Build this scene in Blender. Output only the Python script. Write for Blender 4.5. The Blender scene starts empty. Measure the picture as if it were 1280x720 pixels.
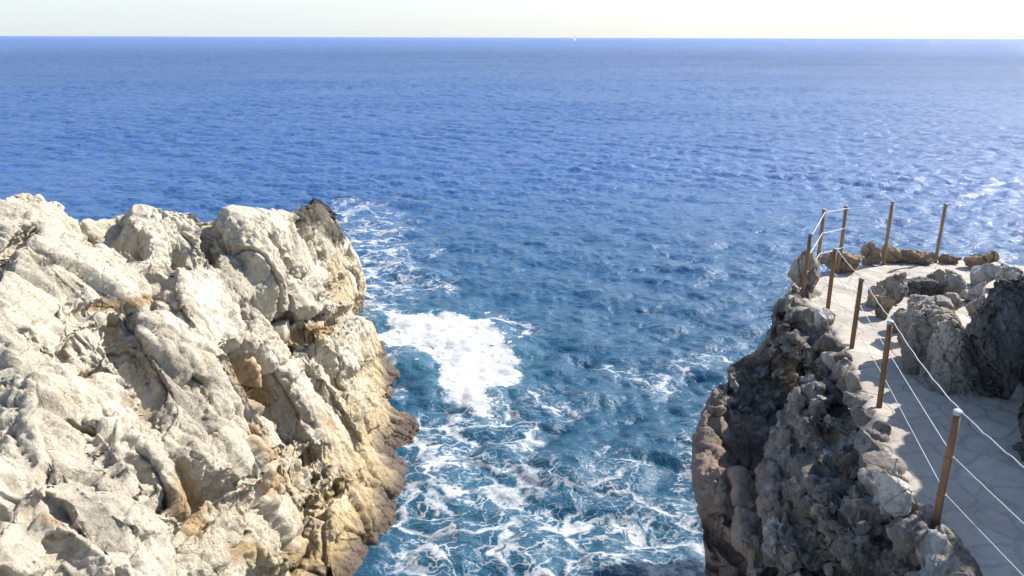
import bpy, bmesh, math, random
import numpy as np
from mathutils import Vector, Matrix, Euler
random.seed(7)
rng = np.random.default_rng(7)
SC = bpy.context.scene
COL = SC.collection
F = 1000.0                       # focal length in pixels of the 1280 wide photograph
PITCH = math.radians(17.4)
ROLL = math.radians(0.18)
CAM = np.array([0.0, 0.0, 8.5])  # eye above the sea (z = 0)
PATH_Z = 4.7

# ------------------------------------------------------------------ camera maths (for measuring the photograph)
def cam_axes():
    cp, sp = math.cos(PITCH), math.sin(PITCH)
    r = np.array([1.0, 0, 0]); u = np.array([0, sp, cp]); f = np.array([0, cp, -sp])
    c, s = math.cos(ROLL), math.sin(ROLL)
    return r*c + u*s, u*c - r*s, f
AX_R, AX_U, AX_F = cam_axes()
def ray(px, py):
    px = np.asarray(px, float); py = np.asarray(py, float)
    u = (px-640)/F; v = (360-py)/F
    return u[..., None]*AX_R + v[..., None]*AX_U + AX_F
def at(px, py, D):
    return CAM + ray(px, py)*np.asarray(D, float)[..., None]
def at_z(px, py, z):
    d = ray(px, py)
    return CAM + d*((z-CAM[2])/d[..., 2])[..., None]
def at_y(px, py, y):
    d = ray(px, py)
    return CAM + d*((y-CAM[1])/d[..., 1])[..., None]
def to_px(P):
    q = P-CAM
    z = q@AX_F
    z = np.where(np.abs(z) < 1e-6, 1e-6, z)
    return 640+F*(q@AX_R)/z, 360-F*(q@AX_U)/z, z

# ------------------------------------------------------------------ numpy noise
def _hash(ix, iy, iz, seed):
    h = (ix.astype(np.uint32)*np.uint32(374761393)) ^ (iy.astype(np.uint32)*np.uint32(668265263)) ^ (iz.astype(np.uint32)*np.uint32(2147483647)) ^ np.uint32((seed*974711+12345) & 0xffffffff)
    h = (h ^ (h >> np.uint32(15)))*np.uint32(2246822519)
    h = (h ^ (h >> np.uint32(13)))*np.uint32(3266489917)
    return h ^ (h >> np.uint32(16))
def _u(h): return (h & np.uint32(0xffffff)).astype(np.float32)/np.float32(0xffffff)
_G = np.array([[1,1,0],[-1,1,0],[1,-1,0],[-1,-1,0],[1,0,1],[-1,0,1],[1,0,-1],[-1,0,-1],[0,1,1],[0,-1,1],[0,1,-1],[0,-1,-1],[1,1,0],[-1,1,0],[0,-1,1],[0,-1,-1]], np.float32)
def perlin(P, seed=0):
    P = np.asarray(P, np.float32)
    i = np.floor(P).astype(np.int32); f = P-i
    w = f*f*f*(f*(f*6-15)+10)
    out = 0
    for dx in (0, 1):
        for dy in (0, 1):
            for dz in (0, 1):
                g = _G[(_hash(i[:, 0]+dx, i[:, 1]+dy, i[:, 2]+dz, seed) & np.uint32(15)).astype(np.int64)]
                d = g[:, 0]*(f[:, 0]-dx)+g[:, 1]*(f[:, 1]-dy)+g[:, 2]*(f[:, 2]-dz)
                out = out + d*(w[:, 0] if dx else 1-w[:, 0])*(w[:, 1] if dy else 1-w[:, 1])*(w[:, 2] if dz else 1-w[:, 2])
    return out
def fbm(P, octv=4, seed=0, gain=.5, ridged=False):
    a, s, o = 1.0, 1.0, 0
    for k in range(octv):
        n = perlin(P*s, seed+k)
        o = o + a*((1-2*np.abs(n)) if ridged else n)
        a *= gain; s *= 2.03
    return o
def worley(P, seed=0):
    """F1, F2, hash of the nearest cell and the offset from its centre"""
    P = np.asarray(P, np.float32)
    i = np.floor(P).astype(np.int32)
    n = len(P)
    f1 = np.full(n, 9.0, np.float32); f2 = np.full(n, 9.0, np.float32)
    hid = np.zeros(n, np.uint32); off = np.zeros((n, 3), np.float32)
    for dx in (-1, 0, 1):
        for dy in (-1, 0, 1):
            for dz in (-1, 0, 1):
                cx, cy, cz = i[:, 0]+dx, i[:, 1]+dy, i[:, 2]+dz
                h = _hash(cx, cy, cz, seed)
                c = np.stack([cx+_u(h), cy+_u(h*np.uint32(747796405)+np.uint32(1)), cz+_u(h*np.uint32(277803737)+np.uint32(7))], 1).astype(np.float32)
                o = P-c
                d = np.sqrt((o*o).sum(1))
                nr = d < f1
                f2 = np.where(nr, f1, np.minimum(f2, d))
                f1 = np.where(nr, d, f1)
                hid = np.where(nr, h, hid)
                off[nr] = o[nr]
    return f1, f2, hid, off
def facets(P, seed=0, tilt=1.0, step=1.0):
    """broken planes: each cell is the lowest of three tilted planes; also the distance to the joints"""
    f1, f2, h, o = worley(P, seed)
    out = None
    for k in range(3):
        a = (1103515245+k*7919*2) | 1; b = (1664525+k*104729*2) | 1; c = (22695477+k*1299709*2) | 1
        g = np.stack([_u(_mx(h*np.uint32(a))), _u(_mx(h*np.uint32(b)+np.uint32(5))), _u(_mx(h*np.uint32(c)+np.uint32(9)))], 1)-.5
        v = (g*o).sum(1)*2.2*tilt+.28*_u(_mx(h+np.uint32(17+k)))
        out = v if out is None else np.minimum(out, v)
    return out+(_u(_mx(h*np.uint32(69069)+np.uint32(11)))-.5)*step, f2-f1
def _mx(h):
    h = (h ^ (h >> np.uint32(16)))*np.uint32(2246822519)
    return h ^ (h >> np.uint32(13))
def sstep(a, b, x):
    t = np.clip((x-a)/(b-a), 0, 1)
    return t*t*(3-2*t)

# ------------------------------------------------------------------ mesh helpers
def np_mesh(name, V, Fc, smooth=True):
    me = bpy.data.meshes.new(name)
    V = np.asarray(V, np.float32)
    if isinstance(Fc, np.ndarray):
        nf, k = Fc.shape
        me.vertices.add(len(V)); me.vertices.foreach_set('co', V.ravel())
        me.loops.add(nf*k); me.loops.foreach_set('vertex_index', Fc.astype(np.int32).ravel())
        me.polygons.add(nf); me.polygons.foreach_set('loop_start', np.arange(0, nf*k, k, dtype=np.int32))
        me.update(calc_edges=True)
    else:
        me.from_pydata([tuple(v) for v in V], [], Fc)
    me.validate()
    me.polygons.foreach_set('use_smooth', np.full(len(me.polygons), smooth, bool))
    me.update()
    return me
def co(me):
    a = np.empty(len(me.vertices)*3, np.float32); me.vertices.foreach_get('co', a); return a.reshape(-1, 3)
def nrm(me):
    a = np.empty(len(me.vertices)*3, np.float32); me.vertex_normals.foreach_get('vector', a); return a.reshape(-1, 3)
def set_co(me, V):
    me.vertices.foreach_set('co', np.asarray(V, np.float32).ravel()); me.update()
def attr(me, name, vals):
    a = me.attributes.new(name, 'FLOAT', 'POINT'); a.data.foreach_set('value', np.asarray(vals, np.float32))
def link(name, me, mat=None, parent=None):
    o = bpy.data.objects.new(name, me); COL.objects.link(o)
    if mat is not None and hasattr(me, 'materials'): me.materials.append(mat)
    if parent is not None: o.parent = parent
    return o
def tag(o, label, cat, group=None, kind=None):
    o['label'] = label; o['category'] = cat
    if group: o['group'] = group
    if kind: o['kind'] = kind
    return o
def remesh(me, size):
    o = bpy.data.objects.new('tmp', me); COL.objects.link(o)
    m = o.modifiers.new('r', 'REMESH'); m.mode = 'VOXEL'; m.voxel_size = size; m.use_smooth_shade = True
    dg = bpy.context.evaluated_depsgraph_get(); dg.update()
    out = bpy.data.meshes.new_from_object(o.evaluated_get(dg))
    bpy.data.objects.remove(o); bpy.data.meshes.remove(me)
    return out
def join(parts):
    V, Fs, n = [], [], 0
    for v, f in parts:
        V.append(v); Fs.append(f+n); n += len(v)
    V = np.concatenate(V)
    ks = sorted({f.shape[1] for f in Fs})
    if len(ks) == 1: return V, np.concatenate(Fs)
    tri = [f if f.shape[1] == 3 else np.concatenate([f[:, [0, 1, 2]], f[:, [0, 2, 3]]]) for f in Fs]
    return V, np.concatenate(tri)
_ico = {}
def ico(n):
    if n not in _ico:
        bm = bmesh.new(); bmesh.ops.create_icosphere(bm, subdivisions=n, radius=1)
        bm.verts.ensure_lookup_table()
        V = np.array([v.co[:] for v in bm.verts], np.float32)
        Fc = np.array([[v.index for v in f.verts] for f in bm.faces], np.int32)
        V /= np.linalg.norm(V, axis=1)[:, None]
        bm.free(); _ico[n] = (V, Fc)
    return _ico[n]
def hull(sub, seed, k=16, rough=.05, lo=.72, hi=1.0, soft=26):
    """a broken stone of unit size: many random flats rounded into one another"""
    r = np.random.default_rng(seed)
    D, Fc = ico(sub)
    n = r.normal(size=(k, 3)); n /= np.linalg.norm(n, axis=1)[:, None]
    d = r.uniform(lo, hi, k)
    t = np.maximum(D@n.T, 1e-3)/d
    inv = (np.maximum(t, 0)**soft).sum(1)**(1/soft)
    R = 1/np.maximum(inv, .7)
    V = D*np.minimum(R, 1.35)[:, None]
    if rough:
        V = V*(1+rough*2.2*fbm(V*1.7+seed*3.1, 4, seed % 97)[:, None])
    return V.astype(np.float32), Fc
def rot(V, e):
    return V@np.array(Euler(e).to_matrix(), np.float32).T

# ------------------------------------------------------------------ materials
def mat(name):
    m = bpy.data.materials.new(name); m.use_nodes = True
    nt = m.node_tree
    return m, nt, nt.nodes['Principled BSDF']
class NT:
    def __init__(s, nt): s.nt = nt
    def n(s, t, ins=None, **kw):
        nd = s.nt.nodes.new(t)
        for k, v in kw.items(): setattr(nd, k, v)
        for k, v in (ins or {}).items():
            sk = nd.inputs[k]
            if isinstance(v, bpy.types.NodeSocket): s.nt.links.new(v, sk)
            else: sk.default_value = v
        return nd
    def coord(s): return s.n('ShaderNodeTexCoord').outputs['Object']
    def mapping(s, v, scale=(1, 1, 1), rotn=(0, 0, 0)):
        return s.n('ShaderNodeMapping', {'Vector': v, 'Scale': scale, 'Rotation': rotn}).outputs[0]
    def noise(s, v, scale, detail=6, rough=.55, dist=0):
        return s.n('ShaderNodeTexNoise', {'Vector': v, 'Scale': scale, 'Detail': detail, 'Roughness': rough, 'Distortion': dist}).outputs[0]
    def ncol(s, v, scale, detail=3):
        return s.n('ShaderNodeTexNoise', {'Vector': v, 'Scale': scale, 'Detail': detail}).outputs[1]
    def vor(s, v, scale, feat='F1', out=0):
        return s.n('ShaderNodeTexVoronoi', {'Vector': v, 'Scale': scale}, feature=feat).outputs[out]
    def ramp(s, f, stops):
        r = s.n('ShaderNodeValToRGB', {'Fac': f}); el = r.color_ramp.elements
        while len(el) < len(stops): el.new(.5)
        for e, (p, c) in zip(el, stops):
            e.position = p; e.color = (c, c, c, 1) if isinstance(c, (int, float)) else (*c, 1)
        return r.outputs[0]
    def mix(s, f, a, b, mode='MIX'):
        n = s.n('ShaderNodeMix', data_type='RGBA', blend_type=mode)
        for k, v in ((0, f), (6, a), (7, b)):
            if isinstance(v, bpy.types.NodeSocket): s.nt.links.new(v, n.inputs[k])
            else: n.inputs[k].default_value = v if k == 0 else (*v, 1) if len(v) == 3 else v
        return n.outputs[2]
    def m(s, op, a, b=0.0, c=0.0, clamp=False):
        n = s.n('ShaderNodeMath', {0: a, 1: b, 2: c}, operation=op); n.use_clamp = clamp
        return n.outputs[0]
    def mr(s, v, a, b, c=0., d=1.):
        return s.n('ShaderNodeMapRange', {0: v, 1: a, 2: b, 3: c, 4: d}, interpolation_type='SMOOTHSTEP').outputs[0]
    def attr(s, name): return s.n('ShaderNodeAttribute', attribute_name=name).outputs['Fac']
    def vmath(s, op, a, b): return s.n('ShaderNodeVectorMath', {0: a, 1: b}, operation=op).outputs[0]
    def bump(s, h, strength, dist, prev=None):
        ins = {'Height': h, 'Strength': strength, 'Distance': dist}
        if prev is not None: ins['Normal'] = prev
        return s.n('ShaderNodeBump', ins).outputs[0]

def sc3(c, k): return tuple(x*k for x in c)
def rock_material(name, pale, mid, grey, grain=(0, 0, 0), tide=False, rough=.9, bumpk=1.0, greycut=(.42, .62), rubble=0, spots=1.0, tans=((.56, .43, .235), (.43, .32, .155))):
    m, nt, bs = mat(name); T = NT(nt)
    c = T.coord()
    g = T.mapping(c, (1.0, 1.0, .45), grain)
    base = T.mix(T.ramp(T.noise(g, .9, 8, .6, .4), [(.36, 0), (.64, 1)]), pale, mid)
    if rubble:      # stones of different beds, each with its own tone
        cw = T.vmath('ADD', c, T.n('ShaderNodeVectorMath', {0: T.ncol(c, 4, 4), 1: (.18, .18, .18)}, operation='MULTIPLY').outputs[0])
        tn_ = T.n('ShaderNodeSeparateColor', {0: T.vor(cw, rubble, 'F1', 1)}).outputs[0]
        base = T.mix(T.mr(tn_, .1, .6), sc3(mid, .62), base)
        base = T.mix(T.mr(tn_, .6, .95), base, (.64, .60, .55))
    wth = T.mr(T.m('ADD', T.noise(g, 1.5, 10, .72, .8), T.m('MULTIPLY', T.attr('weather_shade'), .16)), greycut[0], greycut[1])
    base = T.mix(T.m('MULTIPLY', wth, .85), base, grey)
    mot = T.mr(T.noise(g, 5.5, 8, .72, .6), .50, .64)
    base = T.mix(T.m('MULTIPLY', mot, .55*spots), base, sc3(grey, .9))
    spk = T.mr(T.noise(c, 17, 7, .75), .55, .64)
    base = T.mix(T.m('MULTIPLY', spk, .6*spots), base, tuple(x*.45 for x in grey))
    wsp = T.mr(T.noise(c, 24, 6, .72), .53, .66)
    base = T.mix(T.m('MULTIPLY', wsp, .4), base, tuple(min(.75, x*1.2) for x in pale))
    if tide:
        st = T.m('MULTIPLY', T.attr('stain'), 1.35)
        och = T.mix(T.noise(c, 6, 5, .6), (.50, .33, .13), (.36, .18, .065))
        f = T.mr(T.m('ADD', st, T.m('MULTIPLY', T.m('SUBTRACT', T.noise(c, 3.5, 8, .7), .5), 1.3)), .3, .75)
        base = T.mix(T.m('MULTIPLY', f, .72), base, och)
        tn = T.attr('tan')
        tcol = T.mix(T.noise(c, 2.5, 6, .6), *tans)
        f = T.mr(T.m('ADD', tn, T.m('MULTIPLY', T.m('SUBTRACT', T.noise(g, 2.4, 10, .74, .5), .5), 2.3)), .3, .95)
        base = T.mix(T.m('MULTIPLY', f, .82), base, tcol)
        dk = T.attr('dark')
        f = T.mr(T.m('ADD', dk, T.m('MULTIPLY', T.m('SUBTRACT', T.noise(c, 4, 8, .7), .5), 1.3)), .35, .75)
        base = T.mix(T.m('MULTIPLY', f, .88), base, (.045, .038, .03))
        wz = T.n('ShaderNodeSeparateXYZ', {0: c}).outputs[2]
        wet = T.mr(T.m('ADD', wz, T.m('MULTIPLY', T.noise(c, 1.6, 5, .6), .7)), .95, .45)
        base = T.mix(T.m('MULTIPLY', wet, .9), base, T.mix(T.noise(c, 5, 5, .6), (.13, .075, .07), (.065, .058, .04)))
        nt.links.new(T.mr(wet, 0, 1, rough, .35), bs.inputs['Roughness'])
    else:
        bs.inputs['Roughness'].default_value = rough
    nt.links.new(base, bs.inputs['Base Color'])
    bs.inputs['Specular IOR Level'].default_value = .25
    rv = T.mr(T.noise(c, .8, 4, .6), .35, .62, .55, 1.0)      # some beds are worn smooth, others are rough
    b = T.bump(T.m('MULTIPLY', T.noise(g, 6, 11, .74, .5), rv), .85*bumpk, .15)
    b = T.bump(T.m('MULTIPLY', T.noise(c, 26, 7, .74), rv), .8*bumpk, .045, b)
    jw = T.vmath('ADD', g, T.n('ShaderNodeVectorMath', {0: T.ncol(g, 1.6, 6), 1: (.5, .5, .5)}, operation='MULTIPLY').outputs[0])
    for jsc, jd in ((1.1, .05),):      # thin joints
        b = T.bump(T.mr(T.vor(T.mapping(jw, (1.3, 1, .6)), jsc, 'DISTANCE_TO_EDGE'), .0, .03), .45, jd, b)
    pit = T.mr(T.vor(T.vmath('ADD', c, T.n('ShaderNodeVectorMath', {0: T.ncol(c, 9), 1: (.08, .08, .08)}, operation='MULTIPLY').outputs[0]), 16), .05, .32)
    b = T.bump(T.m('MULTIPLY', pit, rv), .5*bumpk, .025, b)
    nt.links.new(b, bs.inputs['Normal'])
    return m
def sc3(c, k): return tuple(x*k for x in c)
PALE, MID, GREY = (.735, .66, .53), (.61, .53, .405), (.33, .29, .23)
M_CLIFF = rock_material('pale_limestone', PALE, MID, GREY, (.5, -.6, .3), tide=True, greycut=(.53, .72), spots=.5)
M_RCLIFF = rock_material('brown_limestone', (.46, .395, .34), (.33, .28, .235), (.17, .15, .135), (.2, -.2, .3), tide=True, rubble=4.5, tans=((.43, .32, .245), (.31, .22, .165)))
M_STONE = rock_material('weathered_stone', (.60, .53, .45), (.45, .38, .30), (.28, .25, .22), spots=.5)
M_STONE_TAN = rock_material('tan_stone', (.56, .43, .29), (.42, .30, .19), (.26, .21, .165), spots=.5)
M_STONE_PALE = rock_material('pale_stone', (.60, .555, .50), (.48, .43, .38), (.32, .30, .28), bumpk=.7)
M_STONE_GREY = rock_material('dark_grey_rock', (.37, .35, .335), (.25, .235, .225), (.12, .113, .108), spots=.6, greycut=(.36, .54))

def path_material():
    m, nt, bs = mat('flagstone'); T = NT(nt)
    c = T.coord()
    w = T.vmath('ADD', c, T.n('ShaderNodeVectorMath', {0: T.ncol(c, 2.2, 4), 1: (.28, .28, 0)}, operation='MULTIPLY').outputs[0])
    fl = T.mapping(w, (1, 1, 0))
    edge = T.vor(fl, 2.3, 'DISTANCE_TO_EDGE')
    joint = T.mr(edge, .012, .05)
    cell = T.vor(fl, 2.3, 'F1', 1)
    tone = T.n('ShaderNodeSeparateColor', {0: cell}).outputs[0]
    col = T.mix(tone, (.36, .315, .265), (.47, .425, .365))
    col = T.mix(T.mr(T.noise(c, 4, 8, .65), .42, .7), col, (.42, .375, .325))
    col = T.mix(T.m('MULTIPLY', T.mr(T.noise(c, 18, 6, .7), .5, .7), .5), col, (.30, .25, .20))
    col = T.mix(T.m('MULTIPLY', T.m('SUBTRACT', 1.0, joint), .28), col, (.25, .215, .18))
    col = T.mix(T.m('MULTIPLY', T.mr(T.noise(c, 1.3, 8, .7, .6), .48, .68), .55), col, (.27, .235, .20))
    nt.links.new(col, bs.inputs['Base Color'])
    bs.inputs['Roughness'].default_value = .85; bs.inputs['Specular IOR Level'].default_value = .3
    b = T.bump(joint, .5, .02)
    b = T.bump(T.noise(c, 7, 8, .65), .5, .035, b)
    b = T.bump(T.noise(c, 40, 5, .7), .4, .008, b)
    nt.links.new(b, bs.inputs['Normal'])
    return m
M_PATH = path_material()

def simple(name, colr, rough=.5, metal=0., noise=None):
    m, nt, bs = mat(name); T = NT(nt)
    bs.inputs['Roughness'].default_value = rough; bs.inputs['Metallic'].default_value = metal
    if noise:
        c = T.coord()
        f = T.mr(T.noise(T.mapping(c, (1, 1, .25)), noise[1], 7, .65), .38, .66)
        nt.links.new(T.mix(f, colr, noise[0]), bs.inputs['Base Color'])
        nt.links.new(T.bump(T.noise(c, noise[1]*3, 5, .6), .3, .004), bs.inputs['Normal'])
    else:
        nt.links.new(T.mix(T.noise(T.coord(), 25, 3), colr, sc3(colr, .85)), bs.inputs['Base Color'])
    return m
M_RUST = simple('rusted_steel', (.235, .12, .055), .75, 0, ((.095, .05, .032), 9))
M_RUSTY = simple('faded_rusted_steel', (.30, .18, .085), .75, 0, ((.18, .10, .055), 9))
M_CAP = simple('galvanised_cap', (.62, .63, .66), .45, .3)
M_ROPE = simple('white_rope', (.48, .48, .50), .6)
M_CAPD = simple('dull_cap', (.26, .21, .17), .6, .2)
M_SAIL = simple('sail_cloth', (.82, .83, .85), .8)
M_HULL = simple('white_hull', (.78, .79, .8), .4)

# ------------------------------------------------------------------ relief: a solid piece of cliff, measured from the photograph
def tps(pts, vals):
    P = np.asarray(pts, float)/200; n = len(P)
    r = np.linalg.norm(P[:, None]-P[None], axis=2)
    K = np.where(r > 0, r*r*np.log(r+1e-12), 0)+np.eye(n)*.004
    A = np.zeros((n+3, n+3)); A[:n, :n] = K; A[:n, n] = 1; A[:n, n+1:] = P; A[n, :n] = 1; A[n+1:, :n] = P.T
    w = np.linalg.solve(A, np.concatenate([np.log(vals), np.zeros(3)]))
    def f(x, y):
        q = np.stack([np.ravel(x), np.ravel(y)], 1)/200
        out = np.full(len(q), w[n])+q@w[n+1:]
        for k in range(n):
            d2 = ((q-P[k])**2).sum(1)
            out += w[k]*.5*d2*np.log(d2+1e-12)
        return np.exp(out).reshape(np.shape(x))
    return f
def seg_dist(x, y, pts):
    d = np.full(x.shape, 1e9); tt = np.zeros(x.shape); L = 0
    for (x0, y0), (x1, y1) in zip(pts[:-1], pts[1:]):
        dx, dy = x1-x0, y1-y0; l2 = dx*dx+dy*dy
        t = np.clip(((x-x0)*dx+(y-y0)*dy)/l2, 0, 1)
        q = np.hypot(x-x0-t*dx, y-y0-t*dy)
        n = q < d
        d = np.where(n, q, d)
    return d
def grid_normals(P):
    du = np.gradient(P, axis=0); dv = np.gradient(P, axis=1)
    n = np.cross(du, dv); n /= np.linalg.norm(n, axis=2)[..., None]+1e-9
    s = np.sign(((CAM-P)*n).sum(2)); s[s == 0] = 1
    return n*s[..., None]
def interp(x, pts):
    p = np.array(pts, float); return np.interp(x, p[:, 0], p[:, 1])
def shell(front, back):
    nx, ny, _ = front.shape
    idx = np.arange(nx*ny).reshape(nx, ny); o = nx*ny
    a, b, c, d = idx[:-1, :-1], idx[1:, :-1], idx[1:, 1:], idx[:-1, 1:]
    f = np.stack([a, d, c, b], -1).reshape(-1, 4)
    g = np.stack([a, b, c, d], -1).reshape(-1, 4)+o
    side = []
    loop = list(idx[:, 0])+list(idx[-1, 1:])+list(idx[-2::-1, -1])+list(idx[0, -2:0:-1])
    for k in range(len(loop)):
        p, q = loop[k], loop[(k+1) % len(loop)]
        side.append((p, q, q+o, p+o))
    V = np.concatenate([front.reshape(-1, 3), back.reshape(-1, 3)])
    return V, np.concatenate([f, g, np.array(side)])
def blocks_height(X, Y, D, blocks, warp):
    h = np.zeros(X.shape)
    for (bx, by, rx, ry, ang, amp, tx, ty) in blocks:
        a = math.radians(ang); c, s = math.cos(a), math.sin(a)
        dx, dy = X-bx+warp[0]*min(rx, ry)*.5, Y-by+warp[1]*min(rx, ry)*.5
        u, v = (dx*c+dy*s)/rx, (-dx*s+dy*c)/ry
        q = (np.abs(u)**2.6+np.abs(v)**2.6)**(1/2.6)
        k = amp*(1-sstep(.76, 1.06, q))*(1+tx*u+ty*v)*(1-.10*np.minimum(q, 1)**2)
        h = np.maximum(h, k)
    return h
def crack_depth(X, Y, D, cracks, warp):
    h = np.zeros(X.shape)
    for pts, w, dep in cracks:
        d = seg_dist(X+warp[0]*7, Y+warp[1]*7, pts)
        k = np.minimum(dep*1.5, 6.5*w*D/1000+.08)*np.exp(-(d/w)**2)
        h = np.maximum(h, k)
    return h

# ------------------------------------------------------------------ left cliff
L_CTRL = [(-200,250,10),(-60,240,10.4),(0,246,11),(35,235,11.6),(80,262,12.4),(150,272,13.6),(210,256,14),(262,272,14.8),(300,268,15.2),(350,266,16.5),(390,255,21),(418,270,22.5),(440,310,24),(455,345,25.5),
 (462,373,27.3),(470,400,25.0),(474,440,22.3),(490,475,20.6),(500,495,19.7),(522,508,19.0),(518,545,17.7),(504,600,16.1),(496,640,15.1),(478,665,14.5),(470,690,13.9),(456,717,13.3),(430,760,12.5),(395,830,11.3),
 (475,380,27.6),(490,440,23.4),(512,470,21.5),(545,500,20),(545,545,18.6),(530,600,17),(518,650,15.8),(500,690,14.8),(480,730,13.9),(450,800,12.6),(480,880,12),
 (0,720,5.6),(-200,720,4.6),(-200,450,7),(0,450,8),(0,600,6.5),(-200,880,4.2),(60,880,5.2),(100,350,10.6),(0,320,9.6),(100,450,9.4),(100,560,8.0),(100,680,6.6),(190,600,8.0),(225,690,7.6),(260,640,9.6),
 (250,880,7.2),(200,400,11.2),(250,500,11.0),(300,600,10.9),(330,680,10.6),(300,760,9.4),(300,400,13.0),(330,330,14.6),(400,380,17.0),(440,390,19.5),(440,440,18.4),(400,450,15.7),(350,500,13.2),(400,550,14.2),(460,500,17.6),(480,560,17.2),(450,620,14.6),(400,640,13.2),(370,720,11.8),(400,330,19.0),(425,330,21.5)]
fD = tps([(a, b) for a, b, _ in L_CTRL], np.array([c for *_, c in L_CTRL]))
RIDGE = [(-200,252),(-60,240),(0,247),(12,243),(22,236),(34,234),(48,237),(60,244),(74,249),(81,256),(83,265),(100,271),(125,272),(150,269),(160,263),(175,260),(192,257),(215,255),(236,257),(247,261),(253,268),(257,273),(263,270),(268,271),(272,263),(277,263),(281,270),(290,267),(305,266),(340,266),(352,263),(372,265),(376,255),(388,252.5),(398,255),(406,261),(410,267),(418,270),(424,281),(432,293),(445,318),(454,343),(461,368),(475,385),(490,425),(510,462),(545,490)]
BOT = [(-200,900),(470,900),(490,800),(510,720),(530,650),(545,560)]
NX, NY = 420, 330
xs = np.linspace(-200, 545, NX)
top = interp(xs, RIDGE); bot = interp(xs, BOT)
t = np.linspace(0, 1, NY)
X = np.repeat(xs[:, None], NY, 1); Y = top[:, None]+(bot-top)[:, None]*t[None]
D = fD(X, Y)
P = at(X, Y, D)
N = grid_normals(P)
flat = P.reshape(-1, 3)
warp = [.7*fbm(flat*.7, 2, 11).reshape(X.shape), .7*fbm(flat*.7+40, 2, 23).reshape(X.shape)]
L_BLOCKS = [(358,332,112,52,46,.75,-.15,.1),(283,325,70,24,55,.3,0,0),(198,300,60,42,18,.7,0,-.2),(150,320,40,25,30,.4,0,0),(30,272,70,40,25,.42,0,0),(60,300,50,26,35,.5,0,0),(120,350,80,34,28,.55,0,0),(256,386,66,38,58,.75,0,.1),(330,432,66,23,55,.6,0,0),(246,500,150,62,58,.85,.05,-.1),
 (128,440,88,42,52,.65,0,.1),(40,395,82,60,40,.55,0,0),(118,570,165,84,54,1.0,.05,.1),(95,665,95,66,45,.95,0,0),(172,705,80,50,45,.8,0,0),(22,590,46,50,70,.5,0,0),(25,690,46,38,30,.5,0,0),(210,680,62,38,50,.45,0,0),(336,585,40,24,60,.55,0,.2),(425,425,52,40,60,.7,0,0),(398,500,70,30,62,.5,0,0),
 (455,500,60,32,75,.5,0,0),(432,640,55,34,80,.5,0,0),(345,655,60,40,60,.45,0,0),(290,690,50,34,60,.4,0,0),(425,325,62,30,60,.5,0,0),(392,272,26,22,30,.5,0,0),(500,530,30,22,80,.34,0,0),(482,590,30,22,80,.35,0,0),(390,590,40,22,70,.35,0,0),(60,330,50,22,40,.3,0,0),(488,545,40,52,10,.42,0,0),(484,600,36,44,10,.44,0,0),(464,650,40,44,10,.42,0,0),(446,705,44,44,10,.42,0,0),(478,460,26,36,0,.5,0,0),(440,560,50,60,70,.5,0,0),(300,545,36,24,50,.3,0,0),(70,480,46,26,40,.35,0,0),(160,520,60,26,55,.3,0,0)]
L_CRACKS = [([(262,288),(266,310),(268,336)],3,.5),([(222,322),(240,332),(262,336),(290,366),(300,398),(304,416)],4,.45),([(293,392),(298,416)],7,.8),([(320,440),(350,482),(372,520),(380,560)],5,.35),
 ([(300,376),(330,402),(350,426),(375,430),(400,414),(430,396),(446,376)],4,.5),([(140,398),(150,440),(185,490),(203,540),(212,580),(230,630),(252,680),(266,724),(290,800)],6,.55),([(205,560),(215,600),(236,640),(250,690)],17,.9),
 ([(82,402),(105,390),(140,378),(176,372),(205,374)],3.5,.35),([(92,440),(102,470),(140,492),(150,500)],9,.35),([(0,470),(30,482),(60,490),(86,489)],3,.3),([(95,530),(125,552)],3,.25),([(0,625),(20,640),(45,648),(58,660)],8,.4),([(64,688),(75,705),(100,722)],9,.4),
 ([(300,455),(318,478),(338,506)],14,.5),([(372,440),(395,480),(418,505),(432,532),(444,560)],4.5,.5),([(405,590),(402,630),(403,680),(385,712)],5,.45),([(405,632),(428,602)],4,.35),([(352,560),(310,590),(282,612),(256,636)],3.5,.35),
 ([(8,332),(22,305),(40,290),(46,280)],5,.4),([(120,292),(150,300),(176,318)],7,.4),([(225,318),(236,336)],9,.55),([(60,348),(90,362),(112,388)],4,.3),([(446,300),(430,330),(448,362)],3,.25),([(362,292),(390,300),(400,322)],6,.35),([(396,570),(399,572)],8,.5),([(368,402),(400,404)],6,.3),
 ([(160,600),(182,640)],5,.25),([(330,395),(345,420)],4,.25),([(388,380),(410,360),(425,350)],2.5,.16),([(200,450),(230,500),(250,560)],4,.2),([(260,460),(285,520),(310,560)],4,.2),([(30,420),(70,450),(120,480)],4,.2),([(40,520),(90,560),(140,620)],3.5,.18),([(320,310),(360,350),(390,400)],3,.12)]
hgt = blocks_height(X, Y, D, L_BLOCKS, warp)
crk = crack_depth(X, Y, D, L_CRACKS, warp)
edge = np.minimum(1, (Y-top[:, None])/14.0)          # keep the skyline where it is
dsp = (hgt-.35)*np.clip(D/12, .6, 1.5)*.70*(.25+.75*edge)-crk*np.clip(D/11, .6, 1.6)*edge
Pf = P+N*dsp[..., None]
Pf = Pf.reshape(NX, NY, 3)
away = P-CAM; away[..., 2] *= .35; away /= np.linalg.norm(away, axis=2)[..., None]
back = P+away*3.2; back[..., 2] -= 2.2
V, Fc = shell(Pf, back)
me = remesh(np_mesh('cliff_base', V, Fc), .027)
V = co(me); n = nrm(me)
def basis(a1, up):
    a1 = a1/np.linalg.norm(a1); a2 = np.cross(up, a1); a2 /= np.linalg.norm(a2); a3 = np.cross(a1, a2)
    return np.array([a1, a2, a3], np.float32)
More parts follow.
